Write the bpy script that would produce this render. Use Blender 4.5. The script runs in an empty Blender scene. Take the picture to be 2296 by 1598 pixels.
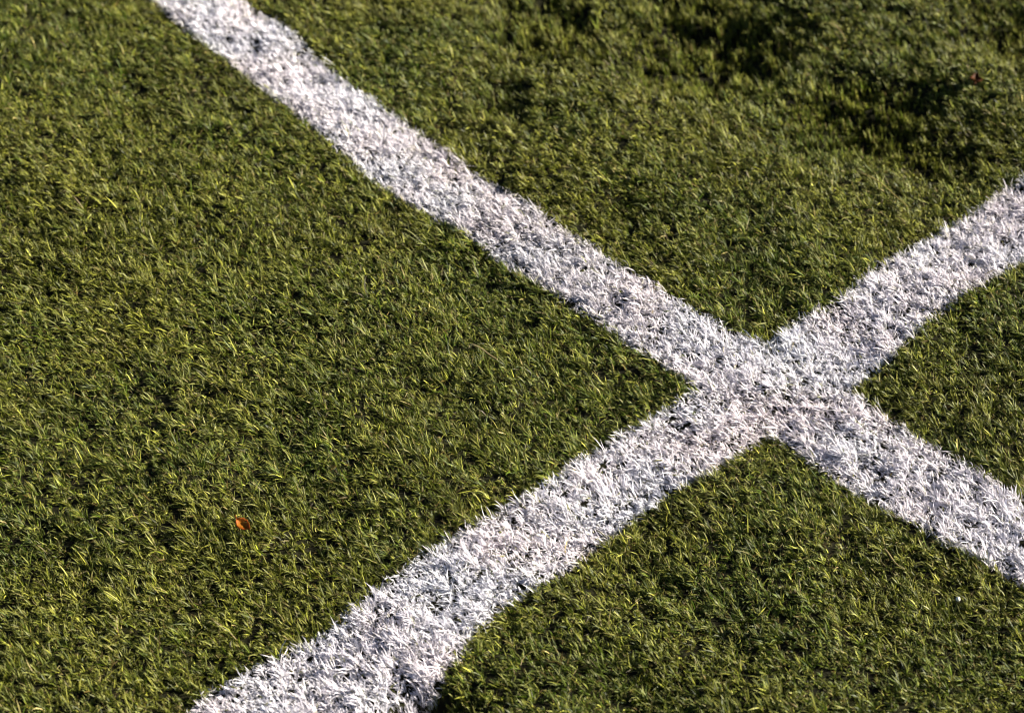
import bpy, math
import numpy as np
from mathutils import Vector

sc = bpy.context.scene
col = sc.collection
rng = np.random.default_rng(11)

# ------------------------------------------------------------------ camera
W = 1.25                      # metres of turf across the middle of the frame
ELEV = math.radians(40)       # the camera looks down this steeply
DIST = 2.6 * W                # along the view axis to the turf
CAM = np.array([0.0, -DIST * math.cos(ELEV), DIST * math.sin(ELEV)])
cam_d = bpy.data.cameras.new('camera')
cam = bpy.data.objects.new('camera', cam_d)
col.objects.link(cam)
cam.location = CAM
cam.rotation_euler = (math.pi / 2 - ELEV, 0, 0)
cam_d.sensor_width = 36
cam_d.lens = 36 * DIST / W
cam_d.clip_start = 0.05
cam_d.clip_end = 2000
cam_d.dof.use_dof = True
cam_d.dof.focus_distance = DIST * 0.955
cam_d.dof.aperture_fstop = 5.0
sc.camera = cam

# ------------------------------------------------------------------ sky, sun, exposure
SUN_EL = math.radians(20)
SUN_AZ = math.radians(80)     # measured from +Y (away from the camera) towards +X
world = bpy.data.worlds.new('World')
sc.world = world
world.use_nodes = True
nt = world.node_tree
sky = nt.nodes.new('ShaderNodeTexSky')
sky.sky_type = 'NISHITA'
sky.sun_disc = False
sky.sun_elevation = SUN_EL
sky.sun_rotation = SUN_AZ
sky.air_density = 0.45         # very clear, deep sky: little fill light
sky.dust_density = 0.2
bg = nt.nodes['Background']
bg.inputs['Strength'].default_value = 0.05
nt.links.new(sky.outputs[0], bg.inputs['Color'])
sun_d = bpy.data.lights.new('sun', 'SUN')
sun_d.energy = 5.0
sun_d.angle = math.radians(0.5)
sun_d.color = (1.0, 0.93, 0.82)
sun = bpy.data.objects.new('sun', sun_d)
col.objects.link(sun)
to_sun = Vector((math.sin(SUN_AZ) * math.cos(SUN_EL), math.cos(SUN_AZ) * math.cos(SUN_EL), math.sin(SUN_EL)))
sun.rotation_euler = to_sun.to_track_quat('Z', 'Y').to_euler()
sun.location = to_sun * 20
sc.view_settings.view_transform = 'Standard'
sc.view_settings.look = 'None'
sc.view_settings.exposure = 1.62
sc.view_settings.gamma = 1.0
sc.cycles.filter_width = 1.1
sc.cycles.max_bounces = 8
sc.cycles.transmission_bounces = 4

# ------------------------------------------------------------------ helpers
def ground(u, v, z=0.0):
    """point of the photograph (2296 x 1598 grid) -> place on the turf at height z"""
    u = np.asarray(u, float); v = np.asarray(v, float)
    sx = (u - 1148) / 2296 * W / DIST
    sy = (799 - v) / 2296 * W / DIST
    se, ce = math.sin(ELEV), math.cos(ELEV)
    d = np.stack([sx, ce + sy * se, -se + sy * ce], -1)
    t = (z - CAM[2]) / d[..., 2]
    return CAM + d * t[..., None]

def make_noise(seed):
    g = np.random.default_rng(seed).random((256, 256))
    def f(x, y, scale):
        x = x / scale + 91.3; y = y / scale + 47.7
        xi = np.floor(x).astype(int); yi = np.floor(y).astype(int)
        fx = x - xi; fy = y - yi
        fx = fx * fx * (3 - 2 * fx); fy = fy * fy * (3 - 2 * fy)
        a = g[xi % 256, yi % 256]; b = g[(xi + 1) % 256, yi % 256]
        c = g[xi % 256, (yi + 1) % 256]; d = g[(xi + 1) % 256, (yi + 1) % 256]
        return (a * (1 - fx) + b * fx) * (1 - fy) + (c * (1 - fx) + d * fx) * fy
    return f
n1, n2, n3, n4, n5, n6 = [make_noise(s) for s in (1, 2, 3, 4, 5, 6)]

# hollows in the turf: u, v, radius along x (px), radius along y (px), depth (m)
HOLLOWS = [(1590, 75, 165, 120, .026), (1560, 150, 80, 40, .012), (1240, 40, 140, 90, .017), (1400, 25, 70, 45, .009), (1930, 240, 160, 85, .024),
           (2105, 345, 70, 45, .018), (2250, 35, 110, 80, .014), (1130, 205, 55, 45, .009),
           (505, 205, 70, 40, .004), (970, 1590, 80, 45, .016), (2080, 80, 80, 55, .009)]
HP = []
for (u, v, ru, rv, dep) in HOLLOWS:
    c = ground(u, v, 0.01)
    rx = np.linalg.norm(ground(u + ru, v, .01) - c)
    ry = abs(ground(u, v + rv, .01)[1] - c[1])
    HP.append((c[0], c[1], rx, ry, dep))

def hollow(x, y):
    h = np.zeros_like(x)
    for cx, cy, rx, ry, dep in HP:
        q = ((x - cx) / (1.2 * rx)) ** 2 + ((y - cy) / (1.15 * ry)) ** 2
        h = np.maximum(h, 1.8 * dep * np.exp(-(q ** 1.3) * 0.9))
    return h * (.55 + .75 * n6(x, y, .022))

def height(x, y):
    return ((n1(x, y, .21) - .5) * .011 + (n2(x, y, .085) - .5) * .010 + (n3(x, y, .035) - .5) * .006) - hollow(x, y)

def tag(o, label=None, cat=None, kind=None, group=None):
    if label: o['label'] = label
    if cat: o['category'] = cat
    if kind: o['kind'] = kind
    if group: o['group'] = group
    return o

def mesh_from(name, verts, loops, starts, totals, mat, colors=None, smooth=True):
    me = bpy.data.meshes.new(name)
    me.vertices.add(len(verts)); me.vertices.foreach_set('co', verts.astype(np.float32).ravel())
    me.loops.add(len(loops)); me.loops.foreach_set('vertex_index', loops.astype(np.int32))
    me.polygons.add(len(starts))
    me.polygons.foreach_set('loop_start', starts.astype(np.int32))
    me.polygons.foreach_set('use_smooth', np.full(len(starts), smooth))
    me.update(calc_edges=True)
    if colors is not None:
        a = me.attributes.new('tint', 'FLOAT_COLOR', 'POINT')
        a.data.foreach_set('color', colors.astype(np.float32).ravel())
    me.materials.append(mat)
    o = bpy.data.objects.new(name, me)
    col.objects.link(o)
    return o

# ------------------------------------------------------------------ materials
def leaf_material(name, transl, rough, spec):
    m = bpy.data.materials.new(name); m.use_nodes = True
    t = m.node_tree; t.nodes.clear()
    out = t.nodes.new('ShaderNodeOutputMaterial')
    at = t.nodes.new('ShaderNodeAttribute'); at.attribute_name = 'tint'
    p = t.nodes.new('ShaderNodeBsdfPrincipled')
    p.inputs['Roughness'].default_value = rough
    p.inputs['Specular IOR Level'].default_value = spec
    tr = t.nodes.new('ShaderNodeBsdfTranslucent')
    mx = t.nodes.new('ShaderNodeMixShader'); mx.inputs[0].default_value = transl
    nz = t.nodes.new('ShaderNodeTexNoise'); nz.inputs['Scale'].default_value = 260; nz.inputs['Detail'].default_value = 2
    co = t.nodes.new('ShaderNodeTexCoord')
    t.links.new(co.outputs['Object'], nz.inputs['Vector'])
    mr = t.nodes.new('ShaderNodeMapRange')
    mr.inputs['To Min'].default_value = .72; mr.inputs['To Max'].default_value = 1.25
    t.links.new(nz.outputs['Fac'], mr.inputs['Value'])
    sc_ = t.nodes.new('ShaderNodeVectorMath'); sc_.operation = 'SCALE'
    t.links.new(at.outputs['Color'], sc_.inputs[0]); t.links.new(mr.outputs['Result'], sc_.inputs['Scale'])
    t.links.new(sc_.outputs['Vector'], p.inputs['Base Color'])
    t.links.new(sc_.outputs['Vector'], tr.inputs['Color'])
    t.links.new(p.outputs[0], mx.inputs[1]); t.links.new(tr.outputs[0], mx.inputs[2])
    t.links.new(mx.outputs[0], out.inputs[0])
    return m
M_GRASS = leaf_material('grass blade', .10, .45, .13)
M_WHITE = leaf_material('line paint on grass', .06, .7, .2)
M_LEAF = leaf_material('dead leaf', .30, .55, .12)

def soil_material():
    m = bpy.data.materials.new('soil and thatch'); m.use_nodes = True
    t = m.node_tree; p = t.nodes['Principled BSDF']
    co = t.nodes.new('ShaderNodeTexCoord')
    nz = t.nodes.new('ShaderNodeTexNoise'); nz.inputs['Scale'].default_value = 90; nz.inputs['Detail'].default_value = 8
    t.links.new(co.outputs['Object'], nz.inputs['Vector'])
    r = t.nodes.new('ShaderNodeValToRGB')
    r.color_ramp.elements[0].position = .35; r.color_ramp.elements[0].color = (.007, .006, .003, 1)
    r.color_ramp.elements[1].position = .7; r.color_ramp.elements[1].color = (.026, .026, .009, 1)
    t.links.new(nz.outputs['Fac'], r.inputs['Fac']); t.links.new(r.outputs[0], p.inputs['Base Color'])
    p.inputs['Roughness'].default_value = .95; p.inputs['Specular IOR Level'].default_value = .1
    b = t.nodes.new('ShaderNodeBump'); b.inputs['Strength'].default_value = .6; b.inputs['Distance'].default_value = .004
    t.links.new(nz.outputs['Fac'], b.inputs['Height']); t.links.new(b.outputs[0], p.inputs['Normal'])
    return m
M_SOIL = soil_material()

# ------------------------------------------------------------------ ground: one sheet, finely bumpy near, reaching the horizon
near = np.arange(-2.6, 2.6001, .02)
far = np.array([3.2, 4.5, 8, 20, 60, 200, 600.])
ax = np.concatenate([-far[::-1], near, far])
gx, gy = np.meshgrid(ax, ax, indexing='ij')
fade = np.clip((2.6 - np.maximum(abs(gx), abs(gy))) / .3, 0, 1)
gz = height(gx, gy) * fade
N = len(ax)
idx = np.arange(N * N).reshape(N, N)
q = np.stack([idx[:-1, :-1], idx[1:, :-1], idx[1:, 1:], idx[:-1, 1:]], -1).reshape(-1, 4)
g = mesh_from('ground', np.stack([gx, gy, gz], -1).reshape(-1, 3), q.ravel(), np.arange(len(q)) * 4, None, M_SOIL)
tag(g, kind='structure')

# ------------------------------------------------------------------ the two painted lines: their edges on the turf
A_LO = [(215, -100), (340, 0), (455, 95), (560, 170), (640, 240), (700, 290), (760, 335), (820, 385), (890, 430), (950, 465), (1010, 500), (1080, 545),
        (1140, 590), (1200, 622), (1265, 668), (1330, 710), (1390, 752), (1450, 790), (1555, 862), (1640, 915), (1740, 970), (1800, 1012), (1850, 1050), (1920, 1095),
        (1990, 1140), (2060, 1180), (2120, 1215), (2200, 1250), (2296, 1300), (2430, 1378)]
A_HI = [(470, -80), (560, 0), (612, 30), (664, 68), (712, 116), (760, 163), (815, 205), (870, 240), (930, 275), (1000, 320), (1050, 360), (1110, 390), (1165, 430), (1220, 470), (1275, 505),
        (1330, 538), (1385, 575), (1440, 608), (1500, 645), (1560, 682), (1630, 718), (1697, 748), (1810, 804), (1900, 850), (1940, 875), (2000, 925), (2050, 960), (2120, 1000), (2180, 1040), (2240, 1075), (2296, 1108), (2430, 1195)]
B_HI = [(265, 1700), (395, 1598), (470, 1538), (550, 1490), (630, 1450), (700, 1420), (770, 1370), (840, 1310), (900, 1270), (960, 1228), (1030, 1180), (1100, 1140), (1160, 1105), (1200, 1085), (1250, 1050),
        (1300, 1010), (1370, 970), (1450, 928), (1520, 885), (1600, 835), (1680, 785), (1738, 741), (1800, 696), (1850, 676), (1900, 645), (1945, 602), (1990, 564), (2040, 538), (2100, 504), (2150, 474), (2200, 444), (2235, 420), (2296, 388), (2430, 305)]
B_LO = [(830, 1720), (940, 1598), (980, 1548), (1012, 1492), (1045, 1444), (1088, 1400), (1150, 1350), (1210, 1310), (1270, 1272), (1320, 1230), (1370, 1190), (1430, 1150), (1500, 1100), (1560, 1070), (1620, 1040), (1670, 1000), (1720, 962),
        (1830, 900), (1930, 852), (2000, 795), (2080, 718), (2130, 682), (2180, 645), (2240, 610), (2296, 575), (2430, 480)]

class Line:
    def __init__(self, e0, e1):
        e0 = ground(*np.array(e0).T, .009)[:, :2]; e1 = ground(*np.array(e1).T, .009)[:, :2]
        c0 = (e0[0] + e1[0]) / 2; c1 = (e0[-1] + e1[-1]) / 2
        self.o = c0; self.len = np.linalg.norm(c1 - c0); self.d = (c1 - c0) / self.len
        self.n = np.array([-self.d[1], self.d[0]])
        self.edges = []
        for e in (e0, e1):
            s = (e - c0) @ self.d; t = (e - c0) @ self.n
            k = np.argsort(s); self.edges.append((s[k], t[k]))
    def coords(self, x, y):
        dx = x - self.o[0]; dy = y - self.o[1]
        return dx * self.d[0] + dy * self.d[1], dx * self.n[0] + dy * self.n[1]
    def depth(self, x, y):
        """distance inside the painted band (negative outside)"""
        s, t = self.coords(x, y)
        ta = np.interp(s, *self.edges[0]); tb = np.interp(s, *self.edges[1])
        lo = np.minimum(ta, tb); hi = np.maximum(ta, tb)
        return np.minimum(t - lo, hi - t)
LA = Line(A_LO, A_HI); LB = Line(B_HI, B_LO)

# ------------------------------------------------------------------ blades of grass, growing in small tufts
def scatter(dens):
    """tuft positions: dense over the pictured turf, thinner further out"""
    def area(d, x0, x1, y0, y1):
        m = int(d * (x1 - x0) * (y1 - y0))
        return rng.uniform(x0, x1, m), rng.uniform(y0, y1, m)
    def inner(x, y):
        return (abs(x) < .78 + .20 * y) & (y > -.74) & (y < 1.0)
    x, y = area(dens, -.98, .98, -.75, 1.0)
    k = inner(x, y); xs = [x[k]]; ys = [y[k]]; far_ = [np.zeros(k.sum())]
    x, y = area(dens * .28, -1.4, 1.4, -1.4, 1.4)
    k = ~inner(x, y); xs.append(x[k]); ys.append(y[k]); far_.append(np.full(k.sum(), .5))
    x, y = area(dens * .05, -2.5, 2.5, -2.5, 2.5)
    k = (abs(x) > 1.4) | (abs(y) > 1.4); xs.append(x[k]); ys.append(y[k]); far_.append(np.ones(k.sum()))
    return np.concatenate(xs), np.concatenate(ys), np.concatenate(far_)

TUFTS = 36000                                    # per square metre
PER = 10                                         # blades in a tuft
TX, TY, TF = scatter(TUFTS)
ex, ey = rng.uniform(-1.1, 1.1, 55000), rng.uniform(-.8, 1.05, 55000)      # the painted strips stand thicker, matted with paint
k = np.maximum(LA.depth(ex, ey), LB.depth(ex, ey)) > .002
TX, TY, TF = np.append(TX, ex[k]), np.append(TY, ey[k]), np.append(TF, np.zeros(k.sum()))
EXTRA = np.arange(len(TX)) >= len(TX) - k.sum()
nt_ = len(TX)
t_ang = math.radians(163) + (n5(TX, TY, .20) - .5) * 1.0 + (n6(TX, TY, .05) - .5) * .9 + rng.normal(0, .40, nt_)
t_tall = rng.lognormal(0, .26, nt_).clip(.45, 1.8) * (.88 + .24 * n4(TX, TY, .05)) * (.36 + 1.28 * n3(TX, TY, .0080))
t_tall = np.where(EXTRA, np.maximum(t_tall * .75, .6), t_tall)
t_tone = rng.normal(0, 1, nt_)
T_ID = np.repeat(np.arange(nt_), PER)
n = len(T_ID)
spread = .0009 + .002 * TF[T_ID]
X = TX[T_ID] + rng.normal(0, 1, n) * spread
Y = TY[T_ID] + rng.normal(0, 1, n) * spread
FAR = TF[T_ID]
low = rng.random(n) < .14                        # clippings and thatch lying low
hol = hollow(X, Y)
length = rng.normal(.0099, .0024, n).clip(.004, .020) * t_tall[T_ID]
length[low] *= .8
length *= 1 + .25 * FAR
width = rng.normal(.00095, .00027, n).clip(.0005, .0022) * (1 + FAR * 1.2)
# lean: combed towards the upper left of the picture, each tuft a little its own way
ang = t_ang[T_ID] + rng.normal(0, .48, n)
tilt0 = rng.normal(.68, .28, n).clip(.02, 1.2)
bend = rng.normal(.62, .32, n).clip(0, 1.6)
ang[low] = rng.uniform(0, 2 * math.pi, low.sum())
tilt0[low] = rng.uniform(1.0, 1.5, low.sum())
bend[low] = rng.uniform(-.2, .45, low.sum())
upr = np.clip(hol / .025, 0, 1); tilt0 *= 1 - .7 * upr; bend *= 1 - .6 * upr
twist = rng.normal(0, .6, n)
zroot = height(X, Y) * np.clip((2.6 - np.maximum(abs(X), abs(Y))) / .3, 0, 1) - .001
zroot[low] += rng.uniform(.001, .006, low.sum())

SEG = 3
P = np.zeros((n, SEG + 1, 3)); T = np.zeros((n, SEG + 1, 3))
P[:, 0] = np.stack([X, Y, zroot], -1)
ca, sa = np.cos(ang), np.sin(ang)
curl = rng.normal(0, .22, n)
for s in range(SEG + 1):
    th = tilt0 + bend * (s / SEG)
    a2 = ang + curl * s
    T[:, s] = np.stack([np.cos(a2) * np.sin(th), np.sin(a2) * np.sin(th), np.cos(th)], -1)
    if s:
        P[:, s] = P[:, s - 1] + (T[:, s] + T[:, s - 1]) * .5 * (length / SEG)[:, None]
ground_z = zroot[:, None] + .0015
P[:, 1:, 2] = np.maximum(P[:, 1:, 2], ground_z)
side = np.stack([-sa, ca, np.zeros(n)], -1)
V = np.zeros((n, 7, 3))
wf = [.75, 1.0, .82]
for s in range(SEG):
    nor = np.cross(T[:, s], side)
    tw = twist * (.4 + .5 * s)
    wv = side * np.cos(tw)[:, None] + nor * np.sin(tw)[:, None]
    h = wv * (width * wf[s] * .5)[:, None]
    V[:, 2 * s] = P[:, s] - h; V[:, 2 * s + 1] = P[:, s] + h
V[:, 6] = P[:, 3]

# which blades carry the paint
mx_, my_ = P[:, 2, 0], P[:, 2, 1]
jit = rng.normal(0, .0022, n) + (n3(X, Y, .014) - .5) * .005 - .0008
dA = LA.depth(mx_, my_) + jit; dB = LB.depth(mx_, my_) + jit
inA = dA > 0; inB = (dB > 0) & ~inA
line = inA | inB
miss = rng.random(n) < np.where(np.maximum(dA, dB) < .005, .25, .015)
miss |= low & (rng.random(n) < .06)
line_a = inA & ~miss; line_b = inB & ~miss

# colours
def mixc(a, b, t): return a + (b - a) * t[:, None]
olive = np.array([.068, .078, .0022]); green = np.array([.040, .068, .0022]); yel = np.array([.310, .300, .045])
deep = np.array([.024, .046, .005]); straw = np.array([.240, .190, .070]); brown = np.array([.080, .055, .014])
k1 = np.clip(n1(X, Y, .11) * 1.5 - .3 + .3 * t_tone[T_ID], 0, 1)
C = mixc(green[None].repeat(n, 0), olive, k1)
C = mixc(C, yel, np.clip(rng.normal(.10, .45, n) + (n4(X, Y, .07) - .5) * .5, 0, .9))
C = mixc(C, deep, np.clip((n5(X, Y, .06) - .65) * .8 + rng.normal(0, .15, n), 0, .7))
r = rng.random(n)
C = np.where((r < .03)[:, None], straw * rng.uniform(.7, 1.2, n)[:, None], C)
C = np.where(((r > .97) | (low & (r > .7)))[:, None], brown * rng.uniform(.7, 1.4, n)[:, None], C)
C *= .9 * (rng.lognormal(-.03, .34, n) * np.exp(.22 * rng.normal(0, 1, nt_))[T_ID])[:, None]

wc = ground(1215, 560, .01)
wear = np.exp(-(((LA.coords(X, Y)[0] - LA.coords(wc[0], wc[1])[0]) / .22) ** 2)) * inA
wh = np.array([.84, .795, .83]) * (1 - .28 * wear * rng.random(n))[:, None] * rng.normal(.96, .07, n).clip(.6, 1.06)[:, None]
tone = (n6(X, Y, .06) - .5)[:, None]
wh = wh * (1 + tone * np.array([.07, -.02, -.05]))
CW = np.repeat(wh[:, None], 7, 1)
thin = (np.maximum(dA, dB) < .006) | (rng.random(n) < .06)     # thinly painted blades keep some green
grow = np.array([1, 1, .75, .75, .3, .3, .1])
root_shade = np.array([.9, .9, .18, .18, .0, .0, 0.])          # spray thins at the roots; their dark colour also paints shaded gaps
tf = np.where(thin, rng.uniform(.3, .95, n), 0)[:, None] * grow[None]
tf = np.maximum(tf, root_shade[None] * rng.uniform(.4, 1, n)[:, None])
CG = np.repeat(C[:, None], 7, 1)
tip_light = np.clip(rng.normal(.28, .50, n), 0, 1)[:, None, None] * np.array([0, 0, 0, 0, .45, .45, 1.])[None, :, None]   # mown tips, paled to paint in sunlit highlights
CG = CG * (1 - tip_light) + (C[:, None] * .8 + np.array([.30, .295, .105])) * tip_light
CW = CW * (1 - tf[..., None]) + CG * 1.2 * tf[..., None]
CW = np.minimum(CW, .88)

def build(name, keep, colors, mat):
    v = V[keep].reshape(-1, 3); m = keep.sum()
    f = np.array([0, 1, 3, 2, 2, 3, 5, 4, 4, 5, 6])
    loops = (np.arange(m)[:, None] * 7 + f[None]).ravel()
    starts = (np.arange(m)[:, None] * 11 + np.array([0, 4, 8])[None]).ravel()
    c = colors[keep].reshape(-1, 3)
    return mesh_from(name, v, loops, starts, None, mat, np.concatenate([c, np.ones((len(c), 1))], 1))

tag(build('grass', ~(line_a | line_b), CG, M_GRASS), 'short olive green turf grass on either side of the white lines', 'grass', 'stuff')
tag(build('painted_line', line_a, CW, M_WHITE), 'white painted line on the grass running from the upper left to the right edge', 'line')
tag(build('painted_line', line_b, CW, M_WHITE), 'white painted line on the grass running from the bottom edge up to the right', 'line')

# ------------------------------------------------------------------ fallen leaves
def thing(name, loc, label, cat):
    o = bpy.data.objects.new(name, None); col.objects.link(o); o.empty_display_size = .01
    o.location = loc
    return tag(o, label, cat)

def surf(name, rows, mat, colors, parent=None, thick=.0004):
    """a sheet from a grid of points, given thickness"""
    rows = np.array(rows); a, b = rows.shape[:2]
    idx = np.arange(a * b).reshape(a, b)
    q = np.stack([idx[:-1, :-1], idx[1:, :-1], idx[1:, 1:], idx[:-1, 1:]], -1).reshape(-1, 4)
    c = np.array(colors).reshape(-1, 3)
    o = mesh_from(name, rows.reshape(-1, 3), q.ravel(), np.arange(len(q)) * 4, None, mat, np.concatenate([c, np.ones((len(c), 1))], 1))
    md = o.modifiers.new('thickness', 'SOLIDIFY'); md.thickness = thick
    if parent: o.parent = parent
    return o

def tube(name, pts, r0, r1, mat, color, parent=None, sides=6):
    pts = np.array(pts, float); m = len(pts); rows = []
    for i in range(m):
        d = pts[min(i + 1, m - 1)] - pts[max(i - 1, 0)]; d /= np.linalg.norm(d)
        a = np.cross(d, [0, 0, 1.]); a /= np.linalg.norm(a) + 1e-9; b = np.cross(a, d)
        rr = r0 + (r1 - r0) * i / (m - 1)
        rows.append([pts[i] + rr * (a * math.cos(k * 2 * math.pi / sides) + b * math.sin(k * 2 * math.pi / sides)) for k in range(sides)])
    rows = np.array(rows); vs = rows.reshape(-1, 3); L = []; S = []
    for i in range(m - 1):
        for k in range(sides):
            S.append(len(L)); L += [i * sides + k, i * sides + (k + 1) % sides, (i + 1) * sides + (k + 1) % sides, (i + 1) * sides + k]
    S.append(len(L)); L += list(range(sides))[::-1]
    S.append(len(L)); L += [(m - 1) * sides + k for k in range(sides)]
    c = np.tile(np.array([*color, 1.]), (len(vs), 1)) * np.concatenate([rng.uniform(.8, 1.2, (len(vs), 1)).repeat(3, 1), np.ones((len(vs), 1))], 1)
    o = mesh_from(name, vs, np.array(L), np.array(S), None, mat, c)
    if parent: o.parent = parent
    return o

def leaf(u, v, lift, length_, wid, heading, roll, pitch, cup, c_mid, c_edge, label):
    p = ground(u, v, .02); z = float(height(np.array([p[0]]), np.array([p[1]]))[0]) + lift
    t = thing('fallen_leaf', (p[0], p[1], z), label, 'leaf')
    rows, cols = [], []
    rl = np.random.default_rng(int(u))
    for i in range(13):
        s = i / 12
        w = wid * (math.sin(math.pi * s ** .8) ** .8 + .02) * (1 + .12 * math.sin(i * 2.4) * (0 < i < 12))
        row, cr = [], []
        for j in range(9):
            q = (j / 4 - 1)
            zz = cup * wid * (abs(q) ** 1.5) + .10 * length_ * (s - .5) ** 2 * 4 - .0006 * (j == 4) + rl.normal(0, .0003)
            row.append(((s - .5) * length_, q * w, zz))
            f = min(1, abs(q) * .8 + .5 * abs(s - .35) + rl.normal(0, .25)); f = max(0, f)
            cr.append(np.array(c_mid) * (1 - f) + np.array(c_edge) * f)
        rows.append(row); cols.append(cr)
    surf('blade', rows, M_LEAF, cols, t)
    zs = .10 * length_
    tube('stalk', [(-length_ * .5, 0, zs), (-length_ * .62, .001, zs + .001), (-length_ * .8, .003, zs - .001)], .0007, .0004, M_LEAF, c_edge, t)
    t.rotation_euler = (roll, pitch, heading)
    return t
leaf(545, 1170, .0120, .019, .0066, math.radians(-35), .30, .28, .35, (.42, .16, .010), (.24, .045, .006), 'small curled orange leaf lying on the grass left of the white lines')
leaf(2190, 165, .009, .026, .008, math.radians(80), .1, .2, .5, (.12, .040, .007), (.07, .020, .004), 'dark reddish brown leaf sunk in the grass near the upper right corner')

# ------------------------------------------------------------------ a pale pebble and long dry straws
import bmesh
p = ground(2151, 1322, .02)
bm = bmesh.new(); bmesh.ops.create_icosphere(bm, subdivisions=3, radius=.0028)
for v_ in bm.verts:
    c = v_.co
    k = 1 + .22 * (float(n1(np.array([c.x + 3]), np.array([c.y + c.z]), .003)[0]) - .5) + .15 * (float(n2(np.array([c.x]), np.array([c.z - c.y]), .002)[0]) - .5)
    c *= k; c.x *= .85; c.z *= .9
me = bpy.data.meshes.new('pebble'); bm.to_mesh(me); bm.free()
for f in me.polygons: f.use_smooth = True
M_PEB = bpy.data.materials.new('pale pebble'); M_PEB.use_nodes = True
pb = M_PEB.node_tree; b_ = pb.nodes['Principled BSDF']; b_.inputs['Roughness'].default_value = .7
nz = pb.nodes.new('ShaderNodeTexNoise'); nz.inputs['Scale'].default_value = 400
rp = pb.nodes.new('ShaderNodeValToRGB'); rp.color_ramp.elements[0].color = (.62, .57, .42, 1); rp.color_ramp.elements[1].color = (.82, .79, .66, 1)
pb.links.new(nz.outputs['Fac'], rp.inputs['Fac']); pb.links.new(rp.outputs[0], b_.inputs['Base Color'])
me.materials.append(M_PEB)
peb = bpy.data.objects.new('pebble', me); col.objects.link(peb)
peb.location = (p[0], p[1], float(height(np.array([p[0]]), np.array([p[1]]))[0]) + .0115)
tag(peb, 'tiny cream pebble in the grass below the right end of the white line', 'pebble')

STRAWS = [((1924, 373), (2037, 450), (0.442, 0.357, 0.119), 'long pale straw lying in the grass just above the right hand white line'),
          ((1857, 30), (1897, 78), (0.442, 0.357, 0.136), 'short bent straw between the dark hollows at the top of the grass'),
          ((1313, 1313), (1383, 1373), (0.374, 0.374, 0.102), 'yellowish stalk lying in the grass just below the lower white line'),
          ((1985, 1219), (2030, 1260), (0.425, 0.34, 0.153), 'thin dry stalk in the grass under the right end of the long white line'),
          ((1055, 752), (1115, 798), (0.51, 0.408, 0.204), 'pale dry stalk in the middle of the grass left of the crossing'),
          ((380, 325), (445, 352), (0.476, 0.425, 0.153), 'pale dry stalk in the upper left grass')]
for (a, b, c, label) in STRAWS:
    pa = ground(*a, .02); pb_ = ground(*b, .02)
    pts = []
    nrm = np.array([-(pb_ - pa)[1], (pb_ - pa)[0], 0]) * rng.uniform(-.12, .12)
    for i in range(9):
        s = i / 8
        q = pa + (pb_ - pa) * s + nrm * math.sin(s * math.pi)
        q[2] = float(height(np.array([q[0]]), np.array([q[1]]))[0]) + .0130 + .0012 * math.sin(s * 7)
        pts.append(q)
    base = pts[0].copy()
    o = tube('straw', [k - base for k in pts], .0010, .0006, M_LEAF, c)
    o.location = base
    tag(o, label, 'straw')
